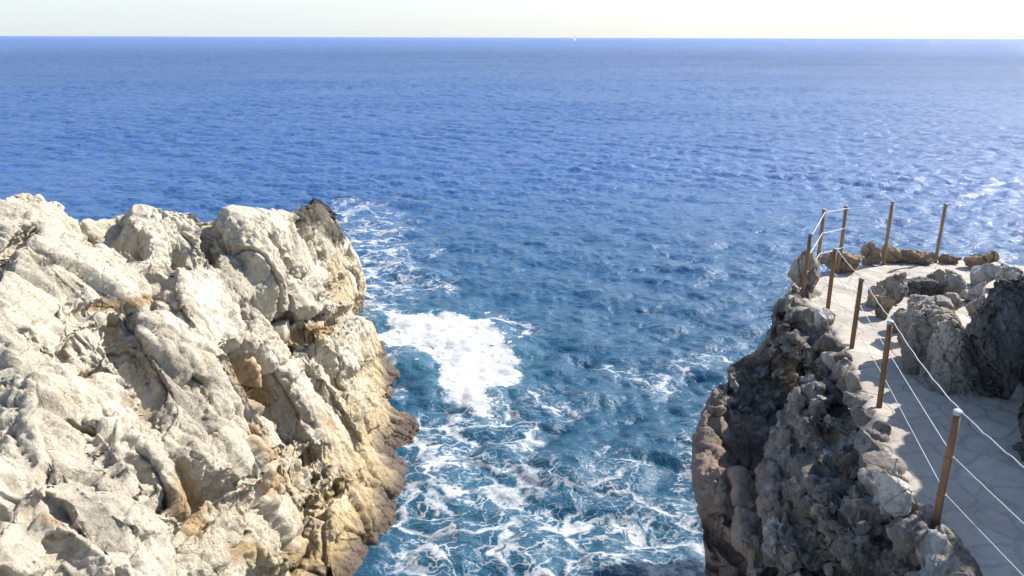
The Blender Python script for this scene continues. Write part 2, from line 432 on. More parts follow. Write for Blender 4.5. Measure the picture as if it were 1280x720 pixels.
def rockify(me, B, s=1.0, amp=1.0, seed=0, keep=None, k1=.36, lump=1.0, fine=1.0, off=0.0):
    V = (co(me)+off)/s; n = nrm(me)
    wp = np.stack([fbm(V*.8, 2, seed+1), fbm(V*.8+31, 2, seed+2), fbm(V*.8+77, 2, seed+3)], 1)
    wq = np.stack([perlin(V*5, seed+21), perlin(V*5+31, seed+22), perlin(V*5+77, seed+23)], 1)
    G = (V+wp*.16+wq*.03)@B.T*np.array((k1, 1, .9), np.float32)
    rm = .55+.65*sstep(-.22, .28, fbm(V*.55+5, 3, seed+40))
    a, e = facets(G*.95, seed+5, 1.25)
    d = .19*lump*a-.10*np.exp(-(e/.03)**2)
    b, e2 = facets(G*2.3+3, seed+6, 1.4, .8)
    d = d+rm*(.085*lump*b)-.030*np.exp(-(e2/.03)**2)
    c, e3 = facets(G*np.array((1.5, 1, 1), np.float32)*6.0, seed+7, 1.5, .9)
    d = d+rm*fine*(.036*c-.008*np.exp(-(e3/.05)**2))
    c, e3 = facets(G*np.array((1.6, 1, 1), np.float32)*13.0, seed+17, 1.5, .9)
    d = d+rm*fine*.014*c
    d = d-rm*.030*np.abs(fbm(G*3.3, 4, seed+8, .6, True)-.4)+.014*fbm(G*9, 4, seed+9, .62)+fine*rm*.010*fbm(V*20, 3, seed+10, .65, True)
    if keep is not None: d = d*keep
    set_co(me, co(me)+n*(d*amp*s)[:, None])
_a = at(np.float64(200), np.float64(420), fD(np.array([200.]), np.array([420.]))[0]); _b = at(np.float64(310), np.float64(577), fD(np.array([310.]), np.array([577.]))[0])
B_LEFT = basis(_b-_a, np.array([.6, -.5, .6]))
B_BOULD = basis(np.array([.55, -.35, -.75]), np.array([-.3, -.8, .5]))
B_RIGHT = basis(np.array([.25, -.1, -1.0]), np.array([-.8, -.6, .2]))
px, py, dd = to_px(V)
keep = .5+.5*np.clip((py-np.interp(px, [p[0] for p in RIDGE], [p[1] for p in RIDGE]))/10, 0, 1)
rockify(me, B_LEFT, 1.0, 1.0, 3, keep, .45, .72)
V = co(me); px, py, dd = to_px(V)
def blobs(px, py, lst):
    o = np.zeros(len(px))
    for (x, y, rx, ry, a, k) in lst:
        c, s = math.cos(math.radians(a)), math.sin(math.radians(a))
        u, v = ((px-x)*c+(py-y)*s)/rx, (-(px-x)*s+(py-y)*c)/ry
        o = np.maximum(o, k*np.exp(-(u*u+v*v)))
    return o
attr(me, 'stain', blobs(px, py, [(316,478,42,20,60,.9),(150,380,60,9,-8,.75),(385,418,40,14,-15,.8),(235,630,30,70,-20,.6),(180,520,30,60,-35,.35),(260,440,20,50,-35,.3),(90,500,40,14,20,.35),(330,560,20,60,-30,.5),(410,520,16,50,-30,.4),(440,560,50,70,0,.25),(20,640,40,20,20,.35),(110,470,30,14,20,.4),(400,700,60,30,0,.7),(450,660,25,50,10,.6),(350,600,40,30,0,.5),(310,690,50,20,0,.5),(60,650,25,14,10,.6)]))
attr(me, 'weather_shade', blobs(px, py, [(235,500,50,100,-30,1.),(290,350,30,60,-25,.9),(175,460,22,50,-30,.9),(130,665,40,40,0,.9),(60,345,50,16,30,.5),(400,540,40,60,-20,.6),(320,420,16,40,-30,.6),(180,300,30,20,0,.4)]))  # grey weathering, and one slab's shaded left side painted in
attr(me, 'tan', np.maximum(blobs(px, py, [(430,360,24,60,-25,.8),(460,540,60,70,60,.8),(420,650,90,80,0,.85),(330,690,80,40,0,.6),(410,430,50,40,0,.4)]), np.clip(1.0-V[:, 2]/3.4, 0, .9)*(px > 250)))
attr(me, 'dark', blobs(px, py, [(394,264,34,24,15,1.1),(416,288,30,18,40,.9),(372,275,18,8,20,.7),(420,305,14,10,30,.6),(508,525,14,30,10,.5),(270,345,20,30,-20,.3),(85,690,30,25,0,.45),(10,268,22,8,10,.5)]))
o = link('rocky_cliff', me, M_CLIFF)
tag(o, 'sunlit pale limestone cliff with ochre stains on the left of the inlet', 'cliff', kind='structure')

# ------------------------------------------------------------------ right cliff under the path
R_CTRL = [(985,362,12.5),(960,400,12.2),(940,440,11.9),(905,465,11.7),(893,490,11.4),(870,535,11.0),(867,600,10.4),(872,660,9.9),(878,720,9.5),(884,800,8.9),(890,880,8.4),
 (1000,374,12.25),(1030,395,11.5),(1050,432,10.4),(1062,452,9.95),(1076,492,9.05),(1098,532,8.25),(1104,570,7.65),(1120,602,7.2),(1142,645,6.65),(1166,668,6.4),(1190,700,6.05),(1225,760,5.5),(1290,880,4.6),
 (980,500,10.2),(930,520,10.8),(950,620,9.4),(1000,600,8.9),(1050,560,8.6),(1050,650,7.5),(1000,430,11.3),(1030,480,9.9),(980,720,8.5),(1080,720,6.9),(1000,820,7.4),(1100,820,5.9),(920,720,9.0),(910,600,9.9),(1150,760,6.0)]
fR = tps([(a, b) for a, b, _ in R_CTRL], np.array([c for *_, c in R_CTRL]))
LEFT = [(352,986),(366,983),(372,975),(384,962),(400,961),(408,959),(425,952),(440,940),(452,918),(462,904),(472,905),(482,897),(495,885),(520,873),(535,868),(550,866),(575,866),(600,868),(640,872),(680,875),(720,878),(800,884),(900,890)]
RIGHT = [(352,1010),(372,1010),(392,1032),(432,1056),(452,1066),(492,1082),(532,1102),(570,1108),(602,1124),(645,1148),(668,1172),(700,1198),(760,1235),(900,1310)]
ys = np.linspace(352, 900, 330); t = np.linspace(0, 1, 240)
lft = interp(ys, LEFT); rgt = interp(ys, RIGHT)
Y = np.repeat(ys[:, None], 240, 1); X = lft[:, None]+(rgt-lft)[:, None]*t[None]
D = fR(X, Y); P = at(X, Y, D); N = grid_normals(P)
flat = P.reshape(-1, 3)
warp = [fbm(flat*.9, 4, 51).reshape(X.shape), fbm(flat*.9+40, 4, 63).reshape(X.shape)]
R_BLOCKS = [(952,428,30,26,-40,.42,0,0),(925,462,30,22,-30,.4,0,0),(905,500,40,34,70,.5,0,0),(888,600,90,24,92,.55,0,0),(925,640,80,30,85,.55,0,0),(975,640,60,26,80,.4,0,0),(920,460,28,20,20,.3,0,0),(935,610,50,24,70,.4,0,0),(990,680,70,34,85,.45,0,0),(975,400,26,24,0,.45,0,0),(1000,435,32,20,0,.35,0,0),(945,700,60,22,90,.35,0,0),(1060,690,40,40,0,.3,0,0),(892,690,24,20,-30,.35,0,0),(1000,520,50,36,60,.3,0,0),(970,560,50,30,60,.35,0,0)]
R_CRACKS = [([(956,475),(948,490),(938,510),(932,545),(925,570)],20,.45),([(895,545),(905,560),(918,590),(922,640),(912,700)],4.5,.45),([(930,560),(945,600),(955,650),(960,720)],6,.5),([(1005,560),(990,600),(1000,640)],6,.4),([(1010,655),(1030,690),(1040,740)],16,.5),([(900,470),(915,500),(920,530)],4,.3),([(880,660),(905,690),(915,730)],7,.4),([(990,450),(1010,460),(1030,470)],6,.3),([(985,400),(1000,420),(1020,425)],6,.3)]
hgt = blocks_height(X, Y, D, R_BLOCKS, warp); crk = crack_depth(X, Y, D, R_CRACKS, warp)
edge = np.minimum(1, np.minimum((X-lft[:, None])/14.0, (rgt[:, None]-X)/14.0))
dsp = ((hgt-.2)*.8-crk)*edge
Pf = P+N*dsp[..., None]
away = P-CAM; away[..., 2] = 0; away /= np.linalg.norm(away, axis=2)[..., None]
away = away*.5+np.array([.75, .2, 0])
away[..., 1] -= (away[..., 1]-.05)*sstep(9.0, 11.2, P[..., 1])
back = P+away*2.2; back[..., 2] = np.minimum(back[..., 2]-1.2, 4.3)
parts = [shell(Pf, back)]
# body below the path, down to below the water
OUT_PX = [(1320,900),(1235,770),(1172,674),(1128,622),(1108,572),(1100,532),(1080,492),(1061,450),(1045,418),(1028,392),(1006,376),(990,362),(1000,345),(1050,334),(1085,329.5),(1130,326),(1175,323),(1215,325.5),(1262,330),(1330,340)]
OUTL = np.array([at_z(np.float64(a), np.float64(b), PATH_Z)[:2] for a, b in OUT_PX]+[(13.0, 13.0), (13.5, 3.0), (6.0, 1.5)])
def resample(poly, step):
    q = []
    for k in range(len(poly)):
        a, b = poly[k], poly[(k+1) % len(poly)]
        m = max(1, int(np.linalg.norm(b-a)/step))
        q += [a+(b-a)*j/m for j in range(m)]
    return np.array(q)
def in_poly(x, y, poly):
    ins = np.zeros(x.shape, bool); n = len(poly)
    for k in range(n):
        x0, y0 = poly[k]; x1, y1 = poly[(k+1) % n]
        if y0 == y1: continue
        c = ((y0 > y) != (y1 > y)) & (x < (x1-x0)*(y-y0)/(y1-y0)+x0)
        ins ^= c
    return ins
ring = resample(OUTL, .5)
ctr = ring.mean(0)
bm = bmesh.new()
prev = None
for z, k in ((PATH_Z-.06, .985), (4.3, .985), (3.4, .98), (1.5, .98), (-1.2, 1.0)):
    und = {4.3: .15, 3.4: .8, 1.5: 1.0}.get(z, 0 if z > 4.5 else 1.0)      # far side cut back so its shadow clears the water
    vs = [bm.verts.new((*(ctr+(p-ctr)*k-np.array([0, und*float(sstep(10.8, 12.4, p[1]))])), z)) for p in ring]
    if prev is None: bm.faces.new(vs)
    else:
        for j in range(len(vs)):
            bm.faces.new((prev[j], vs[j], vs[(j+1) % len(vs)], prev[(j+1) % len(vs)]))
    prev = vs
bm.faces.new(prev[::-1])
bmesh.ops.triangulate(bm, faces=bm.faces[:]); bmesh.ops.recalc_face_normals(bm, faces=bm.faces[:])
bm.verts.ensure_lookup_table()
bv = np.array([v.co[:] for v in bm.verts]); bf = np.array([[v.index for v in f.verts] for f in bm.faces]); bm.free()
parts.append((bv, bf))
# rubble built into the face below the path edge
wall_poly = np.array([(985,390),(1002,380),(1028,395),(1050,432),(1064,460),(1080,495),(1100,535),(1108,575),(1122,605),(1145,650),(1170,672),(1200,710),(1250,790),(1120,800),(1010,760),(985,640),(985,560),(1000,500),(985,450)], float)
cand = np.argwhere(in_poly(X, Y, wall_poly))
for k in range(420):
    i, j = cand[rng.integers(len(cand))]
    r = float(rng.uniform(.05, .17))*(1.25 if k < 60 else 1)
    if X[i, j] > rgt[i]-20: r *= .8
    v, f = hull(4, 900+k, 8, .03, .5, 1.0, 80)
    v = rot(v*np.array([r*rng.uniform(.8, 1.5), r*rng.uniform(.7, 1.2), r*rng.uniform(.5, .9)]), rng.uniform(0, 6.3, 3))
    parts.append((v+Pf[i, j]+N[i, j]*r*.15, f))
# knobbly kerb of stones set along the edge of the path
edge_pts = [(1172,672),(1156,668),(1150,655),(1128,628),(1114,606),(1108,585),(1102,560),(1100,540),(1088,514),(1079,496),(1072,480),(1062,462),(1058,445),(1046,428),(1040,412),(1030,400),(1018,388),(1010,380),(1000,374),(1185,695),(1200,712),(1216,735)]
for k, (ex, ey) in enumerate(edge_pts):
    c = at_z(np.float64(ex), np.float64(ey), PATH_Z); r = float(rng.uniform(.10, .17))
    v, f = hull(4, 1500+k, 9, .03, .55, 1.0, 80)
    parts.append((rot(v*np.array([r, r*1.2, r*.8]), rng.uniform(0, 6.3, 3))+c+np.array([-.10, 0, -.03]), f))
V, Fc = join(parts)
me = remesh(np_mesh('cliff_right_base', V, Fc), .028)
V = co(me); px, py, dd = to_px(V)
keep = np.where(V[:, 2] > PATH_Z-.14, .15, 1.0)
keep = keep*(.45+.55*np.clip((px-np.interp(py, [p[0] for p in LEFT], [p[1] for p in LEFT]))/10, 0, 1))
flank = sstep(985, 925, px+25*fbm(V*.9, 3, 15))*sstep(470, 540, py)
rockify(me, B_RIGHT, .8, 1.0, 41, keep*(1-.45*flank), .6, 1.0, 2.4-1.3*flank)
V = co(me); px, py, dd = to_px(V)
attr(me, 'stain', blobs(px, py, [(985,470,20,30,0,.5),(940,700,40,60,0,.35),(1060,660,40,14,0,.3)]))
attr(me, 'tan', np.maximum(np.clip(.9-V[:, 2]/4.0, 0, .8)*.7, .85*flank))
attr(me, 'dark', blobs(px, py, [(935,480,26,60,0,.55),(1010,680,30,50,0,.55),(960,420,14,20,0,.3)])*.8)  # crevice and recess painted darker, their shade put into the colour
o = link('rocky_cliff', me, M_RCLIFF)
tag(o, 'shaded brown rubble cliff dropping below the paved path', 'cliff', kind='structure')

# ------------------------------------------------------------------ path
lo = OUTL.min(0); hi = OUTL.max(0); st = .05
gx = np.arange(lo[0]-.3, hi[0]+.3, st); gy = np.arange(lo[1]-.3, hi[1]+.3, st)
GX, GY = np.meshgrid(gx, gy, indexing='ij')
sdP = np.where(in_poly(GX, GY, ring), 1, -1)*seg_dist(GX, GY, [tuple(q) for q in ring]+[tuple(ring[0])])
ins = sdP > -.16
Q = np.stack([GX.ravel(), GY.ravel(), np.full(GX.size, 0.0)], 1)
hz = .035*fbm(Q*.8, 3, 5)+.012*fbm(Q*4, 3, 6)
f1, f2, h, _ = worley(np.stack([Q[:, 0]*2.0, Q[:, 1]*2.0, Q[:, 2]+.5], 1)+.25*np.stack([perlin(Q*2, 8), perlin(Q*2, 9), np.zeros(len(Q))], 1), 77)
hz = hz+.018*(_u(h)-.5)-.012*np.exp(-((f2-f1)/.06)**2)
Q[:, 2] = PATH_Z+hz-.16*sstep(.02, -.16, sdP.ravel()+.05*fbm(Q*3, 3, 31))
idx = np.arange(GX.size).reshape(GX.shape)
cell = ins[:-1, :-1] & ins[1:, :-1] & ins[1:, 1:] & ins[:-1, 1:]
fq = np.stack([idx[:-1, :-1], idx[1:, :-1], idx[1:, 1:], idx[:-1, 1:]], -1)[cell]
used, inv = np.unique(fq, return_inverse=True)
me = np_mesh('path_surface', Q[used], inv.reshape(fq.shape))
o = link('path', me, M_PATH)
tag(o, 'pale flagstone path curving out to the lookout platform', 'path', kind='structure')

# ------------------------------------------------------------------ loose and kerb stones
def stone(box, label, group=None, m=None, seed=0, depth=.8, sub=6, zb=PATH_Z, k=11, name='stone', cat='stone', lean=0., sink=.06, rk=1.0, shift=(0, 0, 0)):
    x0, y0, x1, y1 = box
    b = at_z(np.float64((x0+x1)/2), np.float64(y1-(y1-y0)*.08), zb)
    d = float((b-CAM)@AX_F)
    w = (x1-x0)*d/F; h = (y1-y0)*d/F*.98; dp = depth*w
    v, f = hull(sub, seed, k, .025, .62, 1.0, 50) if sub < 7 else hull(sub, seed, k, .05, .74, 1.0, 22)
    v = rot(v, (seed*1.3, seed*.7, seed*2.1))
    for ax in range(3):
        v[:, ax] = (v[:, ax]-(v[:, ax].max()+v[:, ax].min())/2)/((v[:, ax].max()-v[:, ax].min())/2)
    v = v*np.array([w/2, dp/2, h/2+sink/2], np.float32)
    if lean: v = rot(v, (0, lean, 0))
    fw = (b-CAM)[:2]/np.linalg.norm((b-CAM)[:2])
    a = math.atan2(-fw[0], fw[1])
    v = rot(v, (0, 0, a))
    me = np_mesh(name, v, f)
    sc = float((w*h)**.5)
    rs = np.random.default_rng(seed)
    Bs = B_BOULD if sc > .9 else basis(rs.normal(size=3), rs.normal(size=3))
    rockify(me, Bs, max(.22, sc*.62), .85*rk, seed, None, .6 if sc < .9 else .4, .9, 1.0, seed*7.7)
    o = link(name, me, m or M_STONE)
    o.location = (b[0]+fw[0]*dp*.36+shift[0], b[1]+fw[1]*dp*.36+shift[1], zb+h/2-sink/2+shift[2])
    return tag(o, label, cat, group)
EDGE = 'rocks along the seaward edge of the platform'
INNER = 'rocks round the hollow beside the path'
stone((984,317,1022,374), 'big grey rock at the left end of the platform edge', EDGE, M_STONE, 3, .9)
stone((1024,316,1076,343), 'tan rock behind the two tall posts at the platform corner', EDGE, M_STONE_TAN, 5, .6)
stone((1075,304,1101,334), 'upright tan rock standing highest on the platform edge', EDGE, M_STONE_TAN, 8, .8)
stone((1099,306,1129,331), 'tan rock behind the thin faded post on the seaward edge', EDGE, M_STONE_TAN, 11, .7)
stone((1108,313,1168,331), 'long low tan rock left of the last post', EDGE, M_STONE_TAN, 14, .45)
stone((1171,318,1199,331), 'small dark low rock right of the last post', EDGE, M_STONE_TAN, 17, .7)
stone((1204,316,1244,338), 'flat topped brown rock at the right end of the platform edge', EDGE, M_STONE_TAN, 21, .6)
stone((1246,330,1264,344), 'small tan rock behind the white boulder', EDGE, M_STONE_TAN, 24, .8)
stone((1212,331,1249,364), 'smooth white boulder on the platform below the flat topped rock', INNER, M_STONE_PALE, 27, .8, rk=.5)
stone((1155,337,1179,360), 'small pale grey rock at the back left of the hollow', INNER, M_STONE, 30, .8)
stone((1176,341,1211,374), 'round grey rock with dark right side above the hollow', INNER, M_STONE, 33, .8)
stone((1128,350,1184,372), 'low dark rock lying in the hollow', INNER, M_STONE_GREY, 36, .7, sink=.1)
stone((1094,342,1134,383), 'knobbly grey rock at the left corner of the hollow', INNER, M_STONE, 39, .8)
stone((1082,357,1104,386), 'small pale rock at the bend of the path', INNER, M_STONE, 42, .8)
stone((1087,370,1116,402), 'brown kerb rock bordering the path above the second nearest post', INNER, M_STONE_TAN, 45, .8)
stone((1108,388,1134,420), 'small grey kerb rock beside the large pale boulder', INNER, M_STONE, 48, .9)
stone((1240,333,1275,368), 'pale rock wedged behind the tall dark boulder', INNER, M_STONE_PALE, 51, .8)
stone((1200,352,1228,384), 'pale slanting rock left of the tall dark boulder', INNER, M_STONE_PALE, 54, .8)
stone((1118,386,1196,474), 'large pale ridged boulder with a sunlit crest beside the path', 'boulders on the inner side of the path', M_STONE, 57, 1.3, sub=7, k=26, name='boulder', cat='boulder', sink=.25)
stone((1150,402,1228,502), 'grey ridged boulder between the pale ridged boulder and the tall dark one', 'boulders on the inner side of the path', M_STONE, 59, 1.1, sub=7, k=26, name='boulder', cat='boulder', sink=.25)
stone((1134,370,1164,396), 'small grey rock behind the crest of the large ridged boulder', INNER, M_STONE, 91, .9, zb=5.05)
stone((1166,366,1200,394), 'grey rock between the hollow and the large ridged boulder', INNER, M_STONE, 94, .9, zb=4.9)
stone((1204,372,1236,402), 'grey rock against the left foot of the tall dark boulder', INNER, M_STONE, 97, .9, zb=5.0)
stone((1178,345,1268,515), 'tall dark grey boulder towering over the inner side of the path', 'boulders on the inner side of the path', M_STONE_GREY, 61, .85, sub=7, k=24, name='boulder', cat='boulder', sink=.2)
stone((1256,345,1330,505), 'dark boulder cut off by the right edge of the photo', 'boulders on the inner side of the path', M_STONE_GREY, 64, .9, sub=7, k=22, name='boulder', cat='boulder', sink=.2)
stone((1252,462,1370,600), 'low grey boulder in the lower right corner beside the path', 'boulders on the inner side of the path', M_STONE_GREY, 67, .9, sub=7, k=20, name='boulder', cat='boulder', sink=.2)
WALL = 'stones set on the outer edge of the path'
stone((1088,598,1136,648), 'bright white stone on the cliff edge by the nearest post', WALL, M_STONE_PALE, 70, .9, zb=4.70, rk=.5)
stone((1112,585,1128,606), 'small white stone on top of the bright white stone', WALL, M_STONE_PALE, 73, .9, zb=4.78)
stone((1150,666,1198,724), 'rounded grey knob of rock at the foot of the nearest post', WALL, M_STONE, 76, .9, zb=4.5)
stone((1016,388,1043,416), 'pale squared stone on the cliff edge beside the fourth nearest post', WALL, M_STONE_PALE, 79, .9, zb=4.62, rk=.6)
stone((1130,636,1168,668), 'rough grey stone wedged between the white stone and nearest post', WALL, M_STONE, 82, .9, zb=4.55)
stone((1180,692,1212,730), 'small brown stone below the rounded grey knob', WALL, M_STONE_TAN, 85, .9, zb=4.5)
M_BLACK = rock_material('black_rock', (.075, .066, .055), (.05, .043, .036), (.03, .027, .024))
zt = float(at(np.float64(398), np.float64(292), 21.5)[2])
stone((372,252,424,296), 'black rock standing at the seaward tip of the pale cliff', None, M_BLACK, 101, .9, zb=zt, sink=.3)
# unseen outcrop outside the frame on the right, lumps placed to shade the path
parts = []
for k, (x, y, z, a, b, c) in enumerate([(7.1,4.6,5.3,1.6,1.6,2.4),(8.2,7.3,5.2,1.7,1.5,2.2),(6.6,2.6,5.0,1.5,1.5,2.1),(9.6,9.2,4.8,1.8,1.4,1.3),(6.6,6.8,5.0,1.2,1.4,3.3),(6.95,8.3,5.3,1.0,1.1,2.6)]):
    v, f = hull(5, 300+k, 20, .06)
    parts.append((rot(v, (k, k*2, k*.7))*np.array([a, b, c])+np.array([x, y, z]), f))
V, Fc = join(parts)
me = remesh(np_mesh('outcrop', V, Fc), .07)
rockify(me, B_RIGHT, 1.0, 1.0, 91)
for nme in ('stain', 'tan', 'dark'): attr(me, nme, np.zeros(len(me.vertices)))
o = link('shading_outcrop', me, M_RCLIFF)
tag(o, 'unseen brown outcrop right of the frame, placed to shade the path', 'rock', kind='structure')

# ------------------------------------------------------------------ posts and ropes
def tube(pts, r, k=8, closed=True):
    pts = [Vector(p) for p in pts]; V, Fs = [], []
    up = Vector((0, 0, 1))
    for i, p in enumerate(pts):
        t = (pts[min(i+1, len(pts)-1)]-pts[max(i-1, 0)]).normalized()
        a = t.cross(up)
        if a.length < .05: a = t.cross(Vector((1, 0, 0)))
        a.normalize(); b = t.cross(a).normalized()
        rr = r[i] if isinstance(r, (list, tuple)) else r
        for j in range(k):
            an = 2*math.pi*j/k
            V.append(p+(a*math.cos(an)+b*math.sin(an))*rr)
    for i in range(len(pts)-1):
        for j in range(k):
            Fs.append((i*k+j, i*k+(j+1) % k, (i+1)*k+(j+1) % k, (i+1)*k+j))
    Fs.append(tuple(range(k-1, -1, -1))); n = (len(pts)-1)*k; Fs.append(tuple(range(n, n+k)))
    return V, Fs
def tube_obj(name, pts, r, m, parent=None, k=8):
    V, Fs = tube(pts, r, k)
    return link(name, np_mesh(name, V, Fs), m, parent)
POSTS = [((1168,660),(1197.5,513),'rusty brown post nearest the camera with a silver cap'),((1099,507),(1113,401),'second nearest rusty post on the outer edge of the path'),((1064,438),(1077,348),'third nearest rusty post beside the sunlit path'),((1034,391),(1044,311),'dark rusty post in front of the three far left posts'),
 ((1002.5,372),(1013.5,292),'short rusty post leftmost at the platform corner'),((1019,351),(1030.5,262),'tall rusty post second from the left at the platform corner'),((1047.5,341),(1058,257.5),'tall rusty post left of the upright tan rock'),((1104,331),(1116,252),'thin faded post rising from the seaward rocks'),((1169,328),(1182.5,255),'last faded post at the right end of the far rail')]
pb, pt = [], []
PG = 'rusty fence posts along the path and platform'
def make_post(b, t, label, faded, prof, bright=False):
    root = bpy.data.objects.new('fence_post', None); COL.objects.link(root); root.empty_display_size = .1
    root.location = b; tag(root, label, 'fence post', PG)
    L = t-b; h = np.linalg.norm(L); r = .030
    ax = L/h
    lp = [ax*s for s in (-.06, .0, h*.25, h*.5, h*.75, h-.02)]
    tube_obj('shaft', lp, [r, r, r*.99, r, r*.99, r*.98], M_RUSTY if faded else M_RUST, root, 14)
    tube_obj('cap', [ax*(h-.035), ax*(h-.012), ax*(h), ax*(h+.006)], [r*1.03, r*1.13, r*1.05, r*.7], M_CAPD if faded or not bright else M_CAP, root, 14)
    for q in prof:
        c = ax*(h*q)
        ey = link('rope_eye', None or bpy.data.meshes.new('rope_eye'), None, root)
        V, Fs = tube([c+np.array([math.cos(a)*(r+.002), math.sin(a)*(r+.002), 0]) for a in np.linspace(0, 2*math.pi, 15)], .004, 6)
        me = np_mesh('rope_eye', V, Fs); me.materials.append(M_RUST); ey.data = me
    return root
NEARF = (.985, .62, .30); FARF = (.97, .68, .39)
for k, (bp, tp, lab) in enumerate(POSTS):
    b = at_z(np.float64(bp[0]), np.float64(bp[1]), PATH_Z)
    t = at_y(np.float64(tp[0]), np.float64(tp[1]), b[1]+.01)
    pb.append(b); pt.append(t)
    make_post(b, t, lab, k > 4, NEARF if k < 4 else FARF, k < 2)
b0 = at_z(np.float64(1262), np.float64(800), PATH_Z); b0 = np.array([3.45, 4.35, PATH_Z]); t0 = b0+np.array([0.02, 0, 1.05])
def rope_pts(nodes, sag, kink=0):
    out = []
    for a, b in zip(nodes[:-1], nodes[1:]):
        n = 14
        for i in range(n):
            s = i/n; p = a+(b-a)*s; p = p-np.array([0, 0, sag*4*s*(1-s)*np.linalg.norm(b-a)])
            if kink: p = p+np.array([0, 0, kink*math.sin(i*2.3+a[1])*(1 if 0 < i else 0)])
            out.append(p)
    out.append(nodes[-1]); return out
NR = [(b0, t0)]+list(zip(pb[:4], pt[:4]))
RG = 'ropes strung between the fence posts'
off = np.array([.03, -.022, 0])
for fr, r, sag, lab in ((NEARF[0], .0048, .018, 'thick white top rope running along the posts beside the path'), (NEARF[1], .0042, .002, 'thin white middle rope running along the posts beside the path'), (NEARF[2], .0038, .002, 'thin white lowest rope running along the posts beside the path')):
    nodes = [b+(t-b)*fr+off for b, t in NR]
    o = tube_obj('guard_rope', rope_pts(nodes, sag, .006 if fr > .9 else .001), r, M_ROPE)
    tag(o, lab, 'rope', RG)
FRL = list(zip(pb[4:9], pt[4:9]))
for fr, lab in ((FARF[0], 'white top rope between the far posts of the platform'), (FARF[1], 'white middle rope between the far posts of the platform'), (FARF[2], 'white lowest rope between the far posts of the platform')):
    nodes = [b+(t-b)*fr+np.array([0, -.035, 0]) for b, t in FRL]
    P1 = rope_pts(nodes, .008, .001)
    rad = [.0075 if i < 28 else max(.0012 if fr < .9 else .0022,   .0062-.001*(i-28)) for i in range(len(P1))]
    o = tube_obj('guard_rope', P1, rad, M_ROPE)
    tag(o, lab, 'rope', RG)

# ------------------------------------------------------------------ sea
nth = 1150; th = np.linspace(math.radians(-52), math.radians(52), nth)
rr = [6.0]
while rr[-1] < 180: rr.append(rr[-1]*1.0033)
while rr[-1] < 700: rr.append(rr[-1]*1.006)
while rr[-1] < 70000: rr.append(rr[-1]*1.05)
rr = np.array(rr)
RR, TH = np.meshgrid(rr, th, indexing='ij')
SX, SY = RR*np.sin(TH), RR*np.cos(TH)
W = np.random.default_rng(21)
WAVES = []
for k in range(64):
    lam = .28*(4.6/.28)**((k/63.)**1.0)*W.uniform(.92, 1.08)
    a0 = math.radians(-102)+W.normal()*.85          # travelling towards the shore
    steep = .066*(1 if lam < 1.3 else (1.3/lam)**.75)*(.8 if lam < .4 else 1)
    WAVES.append((lam, a0, steep*lam/(2*math.pi), W.uniform(0, 6.28)))
def sea_height(x, y, spacing):
    z = np.zeros(x.shape, np.float32); dx = np.zeros(x.shape, np.float32); dy = np.zeros(x.shape, np.float32)
    grp = .75+.5*perlin(np.stack([x.ravel()*.05, y.ravel()*.09, np.zeros(x.size)], 1), 5).reshape(x.shape)
    for lam, a0, am, ph in WAVES:
        k = 2*math.pi/lam; cx, cy = math.cos(a0), math.sin(a0)
        fade = np.clip((lam/spacing-2.0)/1.2, 0, 1)
        p = (k*(x*cx+y*cy)+ph)
        s = np.sin(p)*am*fade; c = np.cos(p)*am*fade
        z += s; dx -= .85*c*cx; dy -= .85*c*cy
    return z*grp, dx*grp, dy*grp
sp = np.maximum(RR*(th[1]-th[0]), np.gradient(rr)[:, None]*.8)
SZ, DX, DY = sea_height(SX, SY, sp)
def poly_sd(x, y, poly):
    """signed distance in metres, positive inside"""
    d = seg_dist(x, y, list(map(tuple, poly))+[tuple(poly[0])])
    return np.where(in_poly(x, y, poly), d, -d)
MAIN_PX = [(486,388),(522,389),(560,393),(602,394),(610,408),(625,416),(635,432),(652,450),(654,460),(637,477),(622,490),(614,508),(618,524),(602,520),(582,506),(560,490),(545,480),(549,465),(536,452),(522,442),(510,438),(490,436),(475,427),(476,419),(488,408)]
MAIN = np.array([at_z(np.float64(a), np.float64(b), 0.0)[:2] for a, b in MAIN_PX])
LACE = [ # px x, y, radius x, radius y, strength: where broken foam drifts
 (590,530,70,40,.75),(650,540,30,22,.6),(540,560,60,60,.62),(600,640,150,70,.66),(700,680,150,60,.74),(540,690,60,50,.72),(820,690,70,60,.66),(760,600,80,40,.42),(640,600,80,40,.6),(690,500,60,26,.42),(640,405,40,12,.45),
 (470,330,55,70,.66),(500,355,70,18,.56),(440,270,40,22,.55),(520,310,40,14,.36),(500,400,36,20,.4),(820,475,50,22,.42),(880,450,40,16,.44),(860,600,14,120,.5),(470,265,40,14,.4),(490,430,12,60,.8),(520,585,22,60,.55),(800,640,80,30,.45),(600,575,60,20,.55),(780,470,40,12,.35)]
def foam_fields(x, y):
    Pw = np.stack([x.ravel(), y.ravel(), np.zeros(x.size)], 1)
    wx = fbm(Pw*.55, 4, 61).reshape(x.shape); wy = fbm(Pw*.55+17, 4, 67).reshape(x.shape)
    near = (y < 70)
    sd = np.full(x.shape, -9.0)
    sd[near] = poly_sd(x[near]+wx[near]*.55, y[near]+wy[near]*.55, MAIN)
    q = np.stack([x, y, np.zeros(x.shape)], -1)
    px, py, d = to_px(q)
    px = px+wx*26; py = py+wy*14
    lace = np.zeros(x.shape)
    for (cx, cy, rx, ry, s) in LACE:
        lace = np.maximum(lace, .86*s*np.exp(-(((px-cx)/rx)**2+((py-cy)/ry)**2)**1.3))
    lace = np.where(near & (d > 0), lace, 0)
    return sd, lace
sd, lace = foam_fields(SX, SY)
SZ = SZ*(1-.35*sstep(-.3, .6, sd))
idx = np.arange(RR.size).reshape(RR.shape)
